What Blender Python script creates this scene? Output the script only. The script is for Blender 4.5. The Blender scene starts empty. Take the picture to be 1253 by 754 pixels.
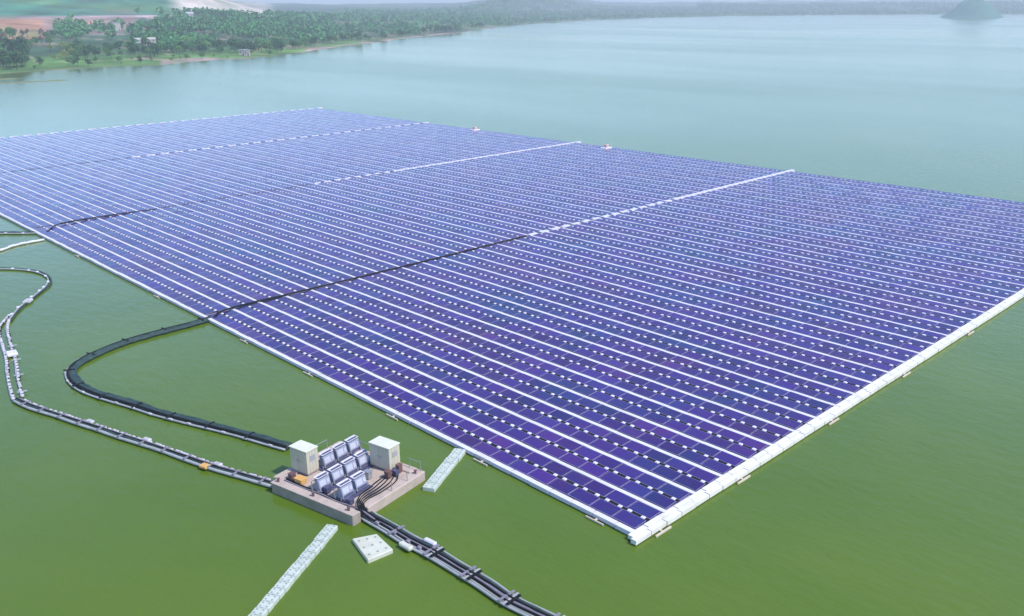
import bpy, bmesh, math, random
import numpy as np
from mathutils import Vector, Matrix, noise

random.seed(7); rng = np.random.default_rng(7)
scene = bpy.context.scene
COL = scene.collection
R_ = math.radians

# ------------------------------------------------------------------ camera calibration
W0, H0, F = 1253., 754., 1095.
CX, CY = 626.5, 377.
CAMH = 40.
v1 = Vector((1825-CX, -3-CY, F)).normalized()      # world X (across the rows)
v2 = Vector((-488-CX, 16-CY, F)).normalized()      # world Y (along the rows)
v2 = (v2 - v1*v1.dot(v2)).normalized()
v3 = v1.cross(v2)
def ray(px, py):
    d = Vector((px-CX, py-CY, F)); return Vector((v1.dot(d), v2.dot(d), v3.dot(d)))
def _g(px, py, z=0.):
    d = ray(px, py); t = (z-CAMH)/d.z; return Vector((d.x*t, d.y*t))
ORG = _g(778, 655)
CAM = Vector((-ORG.x, -ORG.y, CAMH))
def P(px, py, z=0.):
    g = _g(px, py, z) - ORG; return Vector((g.x, g.y, z))

cam = bpy.data.cameras.new('camera'); camo = bpy.data.objects.new('camera', cam); COL.objects.link(camo)
cam.sensor_fit = 'HORIZONTAL'; cam.sensor_width = 36; cam.lens = 36*F/W0
cam.clip_start = 0.5; cam.clip_end = 40000
M = Matrix(((v1.x, -v1.y, -v1.z), (v2.x, -v2.y, -v2.z), (v3.x, -v3.y, -v3.z))).to_4x4()
M.translation = CAM
camo.matrix_world = M
scene.camera = camo

# ------------------------------------------------------------------ materials
def mat(name, col, rough=.6, metal=0., spec=.5, vary=0., scale=1., bump=0., bscale=10., dirt=None, dirtscale=.6, dirtamt=.5, coat=0.):
    m = bpy.data.materials.new(name); m.use_nodes = True
    nt = m.node_tree; b = nt.nodes['Principled BSDF']; N = nt.nodes.new; L = nt.links.new
    b.inputs['Base Color'].default_value = (*col, 1); b.inputs['Roughness'].default_value = rough
    b.inputs['Metallic'].default_value = metal; b.inputs['Specular IOR Level'].default_value = spec
    b.inputs['Coat Weight'].default_value = coat
    geo = N('ShaderNodeNewGeometry')
    last = None
    if vary or dirt:
        n = N('ShaderNodeTexNoise'); n.inputs['Scale'].default_value = scale; n.inputs['Detail'].default_value = 5
        L(geo.outputs['Position'], n.inputs['Vector'])
        mx = N('ShaderNodeMix'); mx.data_type = 'RGBA'; mx.blend_type = 'MIX'
        mx.inputs['A'].default_value = (*[c*(1-vary) for c in col], 1)
        mx.inputs['B'].default_value = (*[min(1, c*(1+vary)) for c in col], 1)
        L(n.outputs['Fac'], mx.inputs['Factor']); last = mx.outputs['Result']
        if dirt:
            n2 = N('ShaderNodeTexNoise'); n2.inputs['Scale'].default_value = dirtscale; n2.inputs['Detail'].default_value = 8
            L(geo.outputs['Position'], n2.inputs['Vector'])
            rp = N('ShaderNodeMapRange'); rp.inputs['From Min'].default_value = .45; rp.inputs['From Max'].default_value = .75
            rp.inputs['To Max'].default_value = dirtamt; L(n2.outputs['Fac'], rp.inputs['Value'])
            m2 = N('ShaderNodeMix'); m2.data_type = 'RGBA'; m2.inputs['B'].default_value = (*dirt, 1)
            L(last, m2.inputs['A']); L(rp.outputs['Result'], m2.inputs['Factor']); last = m2.outputs['Result']
        L(last, b.inputs['Base Color'])
    if bump:
        n3 = N('ShaderNodeTexNoise'); n3.inputs['Scale'].default_value = bscale; n3.inputs['Detail'].default_value = 3
        L(geo.outputs['Position'], n3.inputs['Vector'])
        bp = N('ShaderNodeBump'); bp.inputs['Strength'].default_value = bump; bp.inputs['Distance'].default_value = .05
        L(n3.outputs['Fac'], bp.inputs['Height']); L(bp.outputs['Normal'], b.inputs['Normal'])
    return m

M_WHITE = mat('white_float_plastic', (.66, .62, .69), .5, vary=.06, scale=.8, dirt=(.42, .38, .33), dirtscale=.35, dirtamt=.35)
M_WHITE2 = mat('cream_float_plastic', (.74, .70, .64), .5, vary=.06, scale=.8, dirt=(.50, .44, .34), dirtscale=.5, dirtamt=.4)
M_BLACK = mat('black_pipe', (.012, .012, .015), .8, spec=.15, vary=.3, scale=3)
M_NET = mat('dark_green_cable_mesh', (.016, .040, .038), .75, vary=.5, scale=2.5, bump=.6, bscale=9, dirt=(.05, .09, .08), dirtscale=1.5, dirtamt=.6)
M_GREY = mat('grey_cable_sheath', (.20, .18, .22), .6, vary=.3, scale=2)
M_PIPE = mat('weathered_white_pipe', (.36, .36, .36), .5, vary=.15, scale=1.2, dirt=(.24, .26, .22), dirtscale=.9, dirtamt=.7)
M_PINK = mat('faded_red_box', (.62, .38, .36), .7)
M_FLT = mat('scuffed_grey_white_float', (.50, .47, .50), .6, vary=.2, scale=1.5, dirt=(.22, .22, .18), dirtscale=1.2, dirtamt=.8)
M_ANCH = mat('dirty_cream_float', (.55, .47, .36), .6, vary=.2, scale=2)
M_DOCK = mat('pale_green_dock_float', (.50, .53, .47), .6, vary=.10, scale=1.2, dirt=(.30, .36, .28), dirtscale=1.3, dirtamt=.5)
M_DOCKPIN = mat('dull_green_pin', (.20, .28, .24), .6)
M_PAD = mat('cream_dock_pad', (.56, .55, .45), .6, vary=.1, scale=1.5, dirt=(.38, .37, .26), dirtscale=1.1, dirtamt=.45)
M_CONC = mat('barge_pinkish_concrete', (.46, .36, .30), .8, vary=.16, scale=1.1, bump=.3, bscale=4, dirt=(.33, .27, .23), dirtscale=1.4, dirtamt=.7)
M_CONCD = mat('barge_shaded_concrete', (.33, .27, .22), .85, vary=.18, scale=1.0, bump=.3, bscale=4, dirt=(.16, .17, .11), dirtscale=.9, dirtamt=.8)  # darker copy of the barge concrete, front side's shade put into the colour
M_CAB = mat('cream_cabin_paint', (.54, .49, .37), .5, vary=.05, scale=1, dirt=(.44, .40, .32), dirtscale=1.6, dirtamt=.4)
M_CABTOP = mat('cabin_roof_paint', (.66, .64, .50), .5, vary=.05, scale=1, dirt=(.5, .48, .4), dirtscale=1.6, dirtamt=.4)
M_CABD = mat('cabin_trim', (.33, .33, .34), .5)
M_INV = mat('inverter_blue_white', (.27, .28, .36), .4, vary=.08, scale=2)
M_INVW = mat('inverter_white_cover', (.46, .47, .54), .4, vary=.05, scale=2)
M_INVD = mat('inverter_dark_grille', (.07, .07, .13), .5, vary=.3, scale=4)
M_STEEL = mat('galvanised_steel', (.38, .38, .40), .4, metal=.5, vary=.1)
M_ORANGE = mat('orange_plastic', (.62, .34, .10), .6, vary=.2, scale=3)
M_BROWN = mat('brown_gear_paint', (.14, .07, .07), .6, vary=.3, scale=3)
M_HWALL = mat('house_plaster', (.42, .38, .34), .8, vary=.1, scale=.3)
M_HROOF = mat('pale_sheet_roof', (.46, .46, .46), .6, vary=.08, scale=.3)
M_HROOFR = mat('tile_roof', (.55, .24, .14), .8, vary=.15, scale=.3)
M_GLASSD = mat('dark_window_glass', (.05, .06, .07), .1)
M_TRUNK = mat('bark', (.09, .065, .045), .9, vary=.2)

def foliage_mat(name, a, b):
    m = bpy.data.materials.new(name); m.use_nodes = True
    nt = m.node_tree; bs = nt.nodes['Principled BSDF']; N = nt.nodes.new; L = nt.links.new
    geo = N('ShaderNodeNewGeometry'); oi = N('ShaderNodeObjectInfo')
    n = N('ShaderNodeTexNoise'); n.inputs['Scale'].default_value = .35; n.inputs['Detail'].default_value = 2
    L(geo.outputs['Position'], n.inputs['Vector'])
    ad = N('ShaderNodeMath'); ad.operation = 'ADD'; L(n.outputs['Fac'], ad.inputs[0])
    ml = N('ShaderNodeMath'); ml.operation = 'MULTIPLY_ADD'; L(geo.outputs['Random Per Island'], ml.inputs[0])
    ml.inputs[1].default_value = .5; ml.inputs[2].default_value = -.25
    L(ml.outputs[0], ad.inputs[1])
    ad2 = N('ShaderNodeMath'); ad2.operation = 'MULTIPLY_ADD'; L(oi.outputs['Random'], ad2.inputs[0]); ad2.inputs[1].default_value = .5
    L(ad.outputs[0], ad2.inputs[2])
    mr = N('ShaderNodeMapRange'); mr.inputs['From Min'].default_value = .3; mr.inputs['From Max'].default_value = 1.15
    L(ad2.outputs[0], mr.inputs['Value'])
    mx = N('ShaderNodeMix'); mx.data_type = 'RGBA'; mx.inputs['A'].default_value = (*a, 1); mx.inputs['B'].default_value = (*b, 1)
    L(mr.outputs['Result'], mx.inputs['Factor']); L(mx.outputs['Result'], bs.inputs['Base Color'])
    bs.inputs['Roughness'].default_value = .8; bs.inputs['Specular IOR Level'].default_value = .2
    return m
M_LEAF_D = foliage_mat('dark_leaves', (.012, .05, .018), (.07, .18, .05))
M_LEAF_G = foliage_mat('green_leaves', (.03, .10, .02), (.14, .28, .06))
M_LEAF_Y = foliage_mat('yellow_leaves', (.10, .17, .03), (.28, .34, .07))
M_LEAF_B = foliage_mat('dry_leaves', (.11, .08, .05), (.24, .17, .11))
M_WOOD = foliage_mat('woodland_leaves', (.012, .06, .022), (.075, .24, .065))

# water
def water_mat():
    m = bpy.data.materials.new('green_lake_water'); m.use_nodes = True
    nt = m.node_tree; b = nt.nodes['Principled BSDF']; N = nt.nodes.new; L = nt.links.new
    geo = N('ShaderNodeNewGeometry')
    n = N('ShaderNodeTexNoise'); n.inputs['Scale'].default_value = .028; n.inputs['Detail'].default_value = 7; n.inputs['Roughness'].default_value = .6; n.inputs['Distortion'].default_value = .8
    L(geo.outputs['Position'], n.inputs['Vector'])
    mx = N('ShaderNodeMix'); mx.data_type = 'RGBA'
    mx.inputs['A'].default_value = (.052, .112, .001, 1); mx.inputs['B'].default_value = (.118, .172, .016, 1)
    L(n.outputs['Fac'], mx.inputs['Factor']); L(mx.outputs['Result'], b.inputs['Base Color'])
    b.inputs['IOR'].default_value = 1.36
    # wind bands: roughness varies in long streaks
    mp = N('ShaderNodeMapping'); mp.inputs['Rotation'].default_value = (0, 0, R_(-38)); mp.inputs['Scale'].default_value = (.004, .0012, 1)
    L(geo.outputs['Position'], mp.inputs['Vector'])
    n4 = N('ShaderNodeTexNoise'); n4.inputs['Scale'].default_value = 1.; n4.inputs['Detail'].default_value = 5
    L(mp.outputs['Vector'], n4.inputs['Vector'])
    mr = N('ShaderNodeMapRange'); mr.inputs['From Min'].default_value = .35; mr.inputs['From Max'].default_value = .65
    mr.inputs['To Min'].default_value = .09; mr.inputs['To Max'].default_value = .20
    L(n4.outputs['Fac'], mr.inputs['Value']); L(mr.outputs['Result'], b.inputs['Roughness'])
    n2 = N('ShaderNodeTexNoise'); n2.inputs['Scale'].default_value = .8; n2.inputs['Detail'].default_value = 5; n2.inputs['Roughness'].default_value = .6
    mp2 = N('ShaderNodeMapping'); mp2.inputs['Rotation'].default_value = (0, 0, R_(25)); mp2.inputs['Scale'].default_value = (1, .45, 1)
    L(geo.outputs['Position'], mp2.inputs['Vector']); L(mp2.outputs['Vector'], n2.inputs['Vector'])
    bp = N('ShaderNodeBump'); bp.inputs['Strength'].default_value = .7; bp.inputs['Distance'].default_value = .10
    L(n2.outputs['Fac'], bp.inputs['Height']); L(bp.outputs['Normal'], b.inputs['Normal'])
    return m
M_WATER = water_mat()

# solar cells: dark blue-violet glass, cell lines kept faint, panel-to-panel tint
def panel_mat():
    m = bpy.data.materials.new('solar_cell_glass'); m.use_nodes = True
    nt = m.node_tree; b = nt.nodes['Principled BSDF']; N = nt.nodes.new; L = nt.links.new
    geo = N('ShaderNodeNewGeometry')
    # tint per panel (2.42 m x 2.08 m cells of world space) and broad drifts over the raft
    mp = N('ShaderNodeMapping'); mp.inputs['Scale'].default_value = (1/2.08, 1/2.44, 0)
    L(geo.outputs['Position'], mp.inputs['Vector'])
    fl = N('ShaderNodeVectorMath'); fl.operation = 'FLOOR'; L(mp.outputs['Vector'], fl.inputs[0])
    wn = N('ShaderNodeTexWhiteNoise'); wn.noise_dimensions = '3D'; L(fl.outputs['Vector'], wn.inputs['Vector'])
    n = N('ShaderNodeTexNoise'); n.inputs['Scale'].default_value = .075; n.inputs['Detail'].default_value = 6; n.inputs['Roughness'].default_value = .65
    L(geo.outputs['Position'], n.inputs['Vector'])
    rm = N('ShaderNodeValToRGB'); cr = rm.color_ramp
    cr.elements[0].position = .30; cr.elements[0].color = (.012, .032, .120, 1)
    cr.elements[1].position = .72; cr.elements[1].color = (.070, .012, .102, 1)
    e = cr.elements.new(.5); e.color = (.038, .010, .135, 1)
    L(n.outputs['Fac'], rm.inputs['Fac'])
    hs = N('ShaderNodeHueSaturation')
    m1 = N('ShaderNodeMath'); m1.operation = 'MULTIPLY_ADD'; L(wn.outputs['Value'], m1.inputs[0]); m1.inputs[1].default_value = .55; m1.inputs[2].default_value = .75
    L(m1.outputs[0], hs.inputs['Value'])
    L(rm.outputs['Color'], hs.inputs['Color']); L(hs.outputs['Color'], b.inputs['Base Color'])
    b.inputs['Roughness'].default_value = .12; b.inputs['IOR'].default_value = 1.5
    return m
M_PANEL = panel_mat()
M_ALU = mat('panel_frame_aluminium', (.30, .26, .44), .5, metal=.1)

def land_mat():
    m = bpy.data.materials.new('land'); m.use_nodes = True
    nt = m.node_tree; b = nt.nodes['Principled BSDF']; N = nt.nodes.new; L = nt.links.new
    at = N('ShaderNodeAttribute'); at.attribute_name = 'ground_colour'
    geo = N('ShaderNodeNewGeometry')
    n = N('ShaderNodeTexNoise'); n.inputs['Scale'].default_value = .035; n.inputs['Detail'].default_value = 8; n.inputs['Roughness'].default_value = .65
    L(geo.outputs['Position'], n.inputs['Vector'])
    hs = N('ShaderNodeHueSaturation')
    mr = N('ShaderNodeMapRange'); mr.inputs['From Min'].default_value = .3; mr.inputs['From Max'].default_value = .7
    mr.inputs['To Min'].default_value = .6; mr.inputs['To Max'].default_value = 1.4
    L(n.outputs['Fac'], mr.inputs['Value']); L(mr.outputs['Result'], hs.inputs['Value'])
    L(at.outputs['Color'], hs.inputs['Color'])
    n2 = N('ShaderNodeTexNoise'); n2.inputs['Scale'].default_value = .012; n2.inputs['Detail'].default_value = 6
    mp = N('ShaderNodeMapping'); mp.inputs['Location'].default_value = (91, 13, 0); L(geo.outputs['Position'], mp.inputs['Vector']); L(mp.outputs['Vector'], n2.inputs['Vector'])
    r2 = N('ShaderNodeMapRange'); r2.inputs['From Min'].default_value = .56; r2.inputs['From Max'].default_value = .66; r2.inputs['To Max'].default_value = .55
    L(n2.outputs['Fac'], r2.inputs['Value'])
    mx = N('ShaderNodeMix'); mx.data_type = 'RGBA'; mx.inputs['B'].default_value = (.27, .17, .12, 1)
    L(hs.outputs['Color'], mx.inputs['A']); L(r2.outputs['Result'], mx.inputs['Factor'])
    L(mx.outputs['Result'], b.inputs['Base Color']); b.inputs['Roughness'].default_value = .95; b.inputs['Specular IOR Level'].default_value = .1
    return m
M_LAND = land_mat()

# ------------------------------------------------------------------ mesh helpers
class MB:
    def __init__(s): s.v = []; s.f = []; s.m = []
    def box(s, x0, x1, y0, y1, z0, z1, mi=0):
        s.hex([(x0,y0,z0),(x1,y0,z0),(x1,y1,z0),(x0,y1,z0)], [(x0,y0,z1),(x1,y0,z1),(x1,y1,z1),(x0,y1,z1)], mi); return s
    def hex(s, lo, hi, mi=0):
        n = len(s.v); s.v += list(lo) + list(hi)
        s.f += [(n+3,n+2,n+1,n), (n+4,n+5,n+6,n+7), (n,n+1,n+5,n+4), (n+1,n+2,n+6,n+5), (n+2,n+3,n+7,n+6), (n+3,n,n+4,n+7)]
        s.m += [mi]*6; return s
    def cyl(s, c, r, z0, z1, n=8, mi=0, r1=None):
        b = len(s.v); r1 = r if r1 is None else r1
        for k in range(n):
            a = 2*math.pi*k/n; s.v.append((c[0]+r*math.cos(a), c[1]+r*math.sin(a), z0))
        for k in range(n):
            a = 2*math.pi*k/n; s.v.append((c[0]+r1*math.cos(a), c[1]+r1*math.sin(a), z1))
        for k in range(n): s.f.append((b+k, b+(k+1)%n, b+n+(k+1)%n, b+n+k)); s.m.append(mi)
        s.f.append(tuple(b+n+k for k in range(n))); s.m.append(mi)
        s.f.append(tuple(b+n-1-k for k in range(n))); s.m.append(mi); return s
    def tube(s, pts, r, n=6, mi=0, flat=1., jit=0.):
        pts = [Vector(p) for p in pts]; b = len(s.v)
        for i, p in enumerate(pts):
            t = (pts[min(i+1, len(pts)-1)] - pts[max(i-1, 0)]).normalized()
            side = t.cross(Vector((0,0,1)));
            if side.length < 1e-3: side = Vector((1,0,0))
            side.normalize(); up = side.cross(t)
            rr = r*(1+random.uniform(-jit, jit))
            for k in range(n):
                a = 2*math.pi*k/n; s.v.append(tuple(p + side*rr*math.cos(a) + up*rr*flat*math.sin(a)))
        for i in range(len(pts)-1):
            for k in range(n):
                a, c = b+i*n+k, b+i*n+(k+1)%n; s.f.append((a, c, c+n, a+n)); s.m.append(mi)
        s.f.append(tuple(b+k for k in reversed(range(n)))); s.m.append(mi)
        e = b+(len(pts)-1)*n; s.f.append(tuple(e+k for k in range(n))); s.m.append(mi); return s
    def mesh(s, name, mats):
        me = bpy.data.meshes.new(name); me.from_pydata(s.v, [], s.f)
        for m in (mats if isinstance(mats, (list, tuple)) else [mats]): me.materials.append(m)
        if any(s.m): me.polygons.foreach_set('material_index', s.m)
        me.update(); return me
def bevel(me, w=.03, seg=1):
    bm = bmesh.new(); bm.from_mesh(me)
    bmesh.ops.bevel(bm, geom=bm.edges[:], offset=w, segments=seg, affect='EDGES', profile=.6)
    bm.to_mesh(me); bm.free(); return me
def link(name, me, parent=None, loc=(0,0,0), rz=0.):
    o = bpy.data.objects.new(name, me); COL.objects.link(o); o.location = loc; o.rotation_euler = (0,0,rz)
    if parent: o.parent = parent
    return o
def tag(o, label=None, cat=None, group=None, kind=None):
    if label: o['label'] = label
    if cat: o['category'] = cat
    if group: o['group'] = group
    if kind: o['kind'] = kind
    return o
def smooth_path(pts, step=.5):
    pts = [Vector(p) for p in pts]; out = []
    q = [2*pts[0]-pts[1]] + pts + [2*pts[-1]-pts[-2]]
    for i in range(1, len(q)-2):
        n = max(2, int((q[i+1]-q[i]).length/step))
        for k in range(n):
            t = k/n; a, b, c, d = q[i-1], q[i], q[i+1], q[i+2]
            out.append(.5*((2*b) + (c-a)*t + (2*a-5*b+4*c-d)*t*t + (3*b-a-3*c+d)*t**3))
    out.append(pts[-1]); return out
def offset_path(path, d, z=None, wob=0., seed=0):
    out = []
    for i, p in enumerate(path):
        t = path[min(i+1, len(path)-1)] - path[max(i-1, 0)]; s = Vector((t.y, -t.x, 0)).normalized()
        w = wob*noise.noise(Vector((i*.13, seed*7.3, 0)))
        q = p + s*(d+w)
        if z is not None: q = Vector((q.x, q.y, z))
        out.append(q)
    return out

ORD = ['first','second','third','fourth','fifth','sixth','seventh','eighth','ninth','tenth','eleventh','twelfth','thirteenth','fourteenth','fifteenth','sixteenth','seventeenth','eighteenth','nineteenth']
def ordinal(i):
    if i < 19: return ORD[i]
    n = i+1; t = {20:'twenty', 30:'thirty'}[n//10*10]
    return {20:'twentieth', 30:'thirtieth'}[n] if n % 10 == 0 else t+'-'+ORD[n % 10-1]

# ------------------------------------------------------------------ setting: water
w = MB(); S = 11500
w.v = [(-S,-S,0),(S,-S,0),(S,S,0),(-S,S,0)]; w.f = [(0,1,2,3)]; w.m = [0]
wat = link('lake_water', w.mesh('lake_water', M_WATER)); tag(wat, 'calm murky green lake water', kind='structure')

# ------------------------------------------------------------------ setting: land beyond the lake
SH = [(-300,104),(-120,98),(0,93),(60,88),(130,84),(190,82),(250,76),(300,73),(330,71),(365,66),(400,60),(460,53),(510,46),(560,41),(600,35),(640,30),(700,25.5),(800,22),(900,19.6),(1000,18.6),(1100,18),(1253,17.5),(1600,17)]
def hz(px): return 12. - .0082*px
def shore_d(px):
    xs = [a for a, _ in SH]; ys = [b for _, b in SH]
    y = float(np.interp(px, xs, ys)); g = _g(px, y); return math.hypot(g.x, g.y)
def sstep(x, a, b):
    t = min(1, max(0, (x-a)/(b-a))); return t*t*(3-2*t)
def colour_at(px, s, d, h, x, y):
    nz = noise.noise(Vector((x*.006, y*.006, 3.1)))
    c = Vector((.045, .095, .042))                                   # scrub
    grass = Vector((.11, .22, .05)); soil = Vector((.42, .20, .11)); cream = Vector((.62, .50, .42)); hill = Vector((.04, .17, .09))
    g = (1-sstep(s, 90, 190)) * (1-sstep(px, 420, 560))
    g = max(g, (1-sstep(s, 120, 320))*sstep(px, 560, 600)*.4)
    c = c.lerp(grass, min(1, g*(.85+.5*nz)))
    if px < 62 and 330 < s < 640: c = c.lerp(soil*1.2, .9)
    if 60 <= px < 170 and 480 < s < 760 and nz > -.1: c = c.lerp(soil, .6)
    if 60 <= px < 175 and s > 380 and nz > -.35: c = c.lerp(Vector((.30, .22, .21)), .55)
    if px < 240 and 630 < s < 690: c = c.lerp(Vector((.5, .34, .36)), .85)
    if (195 < px < 275 or 375 < px < 620) and s < 85: c = c.lerp(Vector((.40, .26, .26)), max(0, min(.8, .35+1.6*noise.noise(Vector((x*.03, y*.03, 7)))))*(1-sstep(s, 35, 85)))
    if s < 40: c = c.lerp(Vector((.36, .24, .21)), (1-sstep(s, 12, 40))*(.75 if px > 230 or nz > 0 else .3))
    hb = hill_amp(px)*sstep(s, 690, 760)
    if hb > .02: c = c.lerp(hill, .9)
    if 205 < px < 345 and s > 700:
        yy = sstep(px, 205, 235)*(1-sstep(px, 325, 345))*sstep(s, 760, 860)
        c = c.lerp(cream*(1+.35*nz), yy*.9)
    if nz > .28: c = c.lerp(grass*.8, .6)
    c = c*(1+.7*noise.noise(Vector((x*.022, y*.022, 4))))
    tr = noise.noise(Vector((x*.011, y*.011, 8)))
    if abs(tr) < .025 and s < 640: c = c.lerp(Vector((.38, .27, .2)), .6)
    return (max(0, c.x), max(0, c.y), max(0, c.z), 1)
def hill_amp(px): return 1-sstep(px, 150, 345)
def height(px, s, x, y):
    n1 = noise.noise(Vector((x*.004, y*.004, 0))); n2 = noise.noise(Vector((x*.02, y*.02, 5)))
    a = 1-.72*sstep(px, 230, 480)
    h = -.7 + min(s, 60)*.02 + n2*.55*(1-sstep(s, 40, 120)) + .4*sstep(s, 0, 30)
    h += a*(13*sstep(s, 40, 420) + 17*sstep(s, 380, 690)) + 1.5*n1*sstep(s, 60, 200)
    far = 1200 if px > 850 else 2600
    h += 31*sstep(s, 150, far)*(1-a*.75)
    h += hill_amp(px)*(78+14*n1)*sstep(s, 700, 1350)
    d2 = (px-650)/62.
    h += 46*math.exp(-d2*d2)*sstep(s, 900, 1500)
    h += 14*(.6+n1)*sstep(s, 2400, 4200)
    h += 10*sstep(s, 1400, 3600)
    return h
pxs = np.arange(-300, 1561, 6.)
svals = np.concatenate([np.arange(-45, 90, 7.5), np.arange(90, 500, 20), np.arange(500, 1700, 50), np.arange(1700, 7000, 330)])
lv, lf, lc = [], [], []
for px in pxs:
    ds = shore_d(px); g = _g(px, 60); u = Vector((g.x, g.y)).normalized()
    for s in svals:
        d = ds+s; x, y = CAM.x+u.x*d, CAM.y+u.y*d
        h = height(px, s, x, y); lv.append((x, y, h)); lc.append(colour_at(px, s, d, h, x, y))
ns = len(svals)
for i in range(len(pxs)-1):
    for j in range(ns-1):
        a = i*ns+j; lf.append((a+ns, a+ns+1, a+1, a))
me = bpy.data.meshes.new('terrain'); me.from_pydata(lv, [], lf); me.materials.append(M_LAND)
ca = me.color_attributes.new('ground_colour', 'FLOAT_COLOR', 'POINT'); ca.data.foreach_set('color', [c for q in lc for c in q])
me.polygons.foreach_set('use_smooth', [True]*len(lf)); me.update()
terr = link('terrain', me); tag(terr, 'green and brown shore land rising to hazy hills', kind='structure')

def land_point(px, s):
    ds = shore_d(px); g = _g(px, 60); u = Vector((g.x, g.y)).normalized(); d = ds+s
    x, y = CAM.x+u.x*d, CAM.y+u.y*d
    return Vector((x, y, height(px, s, x, y)))
def proj_y(p):
    q = p-CAM; c = Vector((v1.x*q.x+v2.x*q.y+v3.x*q.z, v1.y*q.x+v2.y*q.y+v3.y*q.z, v1.z*q.x+v2.z*q.y+v3.z*q.z))
    return CY+F*c.y/c.z, CX+F*c.x/c.z
def land_at(px, py):                                                 # terrain point seen at that height in the view
    best = None
    for s in np.arange(4, 2500, 6.):
        p = land_point(px, s)
        if proj_y(p)[0] <= py: return p, s
        best = (p, s)
    return best

# dome hill standing out of the water near the right end of the far shore
hc = P(1191, 21.5); hb = MB(); nr, na = 26, 64
for i in range(nr+1):
    r = i/nr
    for k in range(na):
        a = 2*math.pi*k/na
        prof = (math.cos(r*math.pi)*.5+.5)**.7
        rad = 84*r*(1+.10*noise.noise(Vector((math.cos(a)*1.4, math.sin(a)*1.4, 9))))
        z = 50*prof - 1.2 + 9*noise.noise(Vector((math.cos(a)*r*4, math.sin(a)*r*4, 2)))*(1-r)
        hb.v.append((rad*math.cos(a), rad*math.sin(a), z))
for i in range(nr):
    for k in range(na):
        a = i*na+k; b = i*na+(k+1) % na; hb.f.append((a, a+na, b+na, b)); hb.m.append(0)
hm = hb.mesh('hill', mat('hill_scrub', (.045, .16, .11), .95, vary=.45, scale=.03)); hm.polygons.foreach_set('use_smooth', [True]*len(hb.f))
tag(link('hill', hm, loc=(hc.x, hc.y, 0)), 'small hazy dome hill standing in the far water', kind='structure')

bkm = mat('bank_grass', (.16, .17, .07), .95, vary=.5, scale=.4)
for (px, py, lx, ly) in ((28, 101, 19, 3.2), (70, 98.5, 8, 1.8), (4, 97, 12, 3.0)):
    c = P(px, py); g = Vector((c.x-CAM.x, c.y-CAM.y)); bb = MB(); nr2, na2 = 5, 30
    for i in range(nr2+1):
        for k in range(na2):
            a = 2*math.pi*k/na2; rr = i/nr2*(1+.3*noise.noise(Vector((math.cos(a)*2, math.sin(a)*2, px))))
            bb.v.append((lx*rr*math.cos(a), ly*rr*math.sin(a), .55*(1-(i/nr2)**2)-.12))
    for i in range(nr2):
        for k in range(na2):
            a = i*na2+k; b2 = i*na2+(k+1) % na2; bb.f.append((a, a+na2, b2+na2, b2)); bb.m.append(0)
    tag(link('mud_bank', bb.mesh('mud_bank', bkm), loc=(c.x, c.y, 0), rz=math.atan2(g.y, g.x)-math.pi/2), 'low olive mud bank just breaking the water by the left shore', kind='structure')

# ------------------------------------------------------------------ trees
def leaf_cluster(V, Fc, c, rad, n, size, rs):
    for _ in range(n):
        d = rs.normal(size=3); d /= np.linalg.norm(d); r = rs.random()**.45
        p = c + d*rad*r
        a = rs.normal(size=3); a /= np.linalg.norm(a); b = np.cross(a, rs.normal(size=3)); b /= np.linalg.norm(b)+1e-9
        s = size*(.6+.8*rs.random()); i = len(V)
        V += [tuple(p-a*s-b*s*.6), tuple(p+a*s-b*s*.6), tuple(p+a*s*.7+b*s*.7), tuple(p-a*s*.7+b*s*.7)]; Fc.append((i, i+1, i+2, i+3))
def crown_mesh(name, hgt, wid, kind, m, rs):
    V, Fc = [], []
    if kind == 'palm':
        for k in range(11):
            az = 2*math.pi*k/11+rs.random()*.3; dr = np.array([math.cos(az), math.sin(az), 0]); sd = np.array([-math.sin(az), math.cos(az), 0])
            el = .5+.5*rs.random(); prev = None
            for t in range(6):
                u = t/5; p = np.array([0,0,hgt*.93])+dr*wid*.5*u+np.array([0,0,1])*(el*u*1.4-2.9*u*u)*wid*.22
                ww = .45*(1-.8*u)
                if prev is not None:
                    i = len(V); V += [tuple(prev[0]-sd*prev[1]-np.array([0,0,.25])), tuple(prev[0]), tuple(p), tuple(p-sd*ww-np.array([0,0,.25])), tuple(prev[0]+sd*prev[1]-np.array([0,0,.25])), tuple(p+sd*ww-np.array([0,0,.25]))]
                    Fc += [(i,i+1,i+2,i+3), (i+1,i+4,i+5,i+2)]
                prev = (p, ww)
    else:
        nb = 9 if kind == 'round' else 6
        for k in range(nb):
            az = 2*math.pi*rs.random(); rr = wid*.30*math.sqrt(rs.random())
            zz = hgt*(.42+.48*rs.random()); sh = 1-.5*abs(zz/hgt-.6)
            c = np.array([math.cos(az)*rr*sh*1.2, math.sin(az)*rr*sh*1.2, zz])
            leaf_cluster(V, Fc, c, np.array([wid*.24, wid*.24, hgt*.15])*(.7+.6*rs.random()), 42, .42*hgt/9, rs)
    me = bpy.data.meshes.new(name); me.from_pydata(V, [], Fc); me.materials.append(m); me.update(); return me
def trunk_mesh(hgt, palm=False):
    b = MB(); r = .22 if not palm else .17
    top = .92 if palm else .62
    lean = .04*hgt
    b.tube([(0,0,-.6), (lean*.2,0,hgt*.2), (lean*.6,lean*.3,hgt*.45), (0 if palm else lean, 0, hgt*top)], r*hgt/9, 6)
    if not palm:
        for k in range(4):
            a = k*1.7; b.tube([(lean*.6, lean*.3, hgt*.4), (math.cos(a)*hgt*.12, math.sin(a)*hgt*.12, hgt*.58), (math.cos(a)*hgt*.2, math.sin(a)*hgt*.2, hgt*.72)], .09*hgt/9, 5)
    return b.mesh('trunk', M_TRUNK)
protos = []
rs = np.random.default_rng(11)
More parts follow.
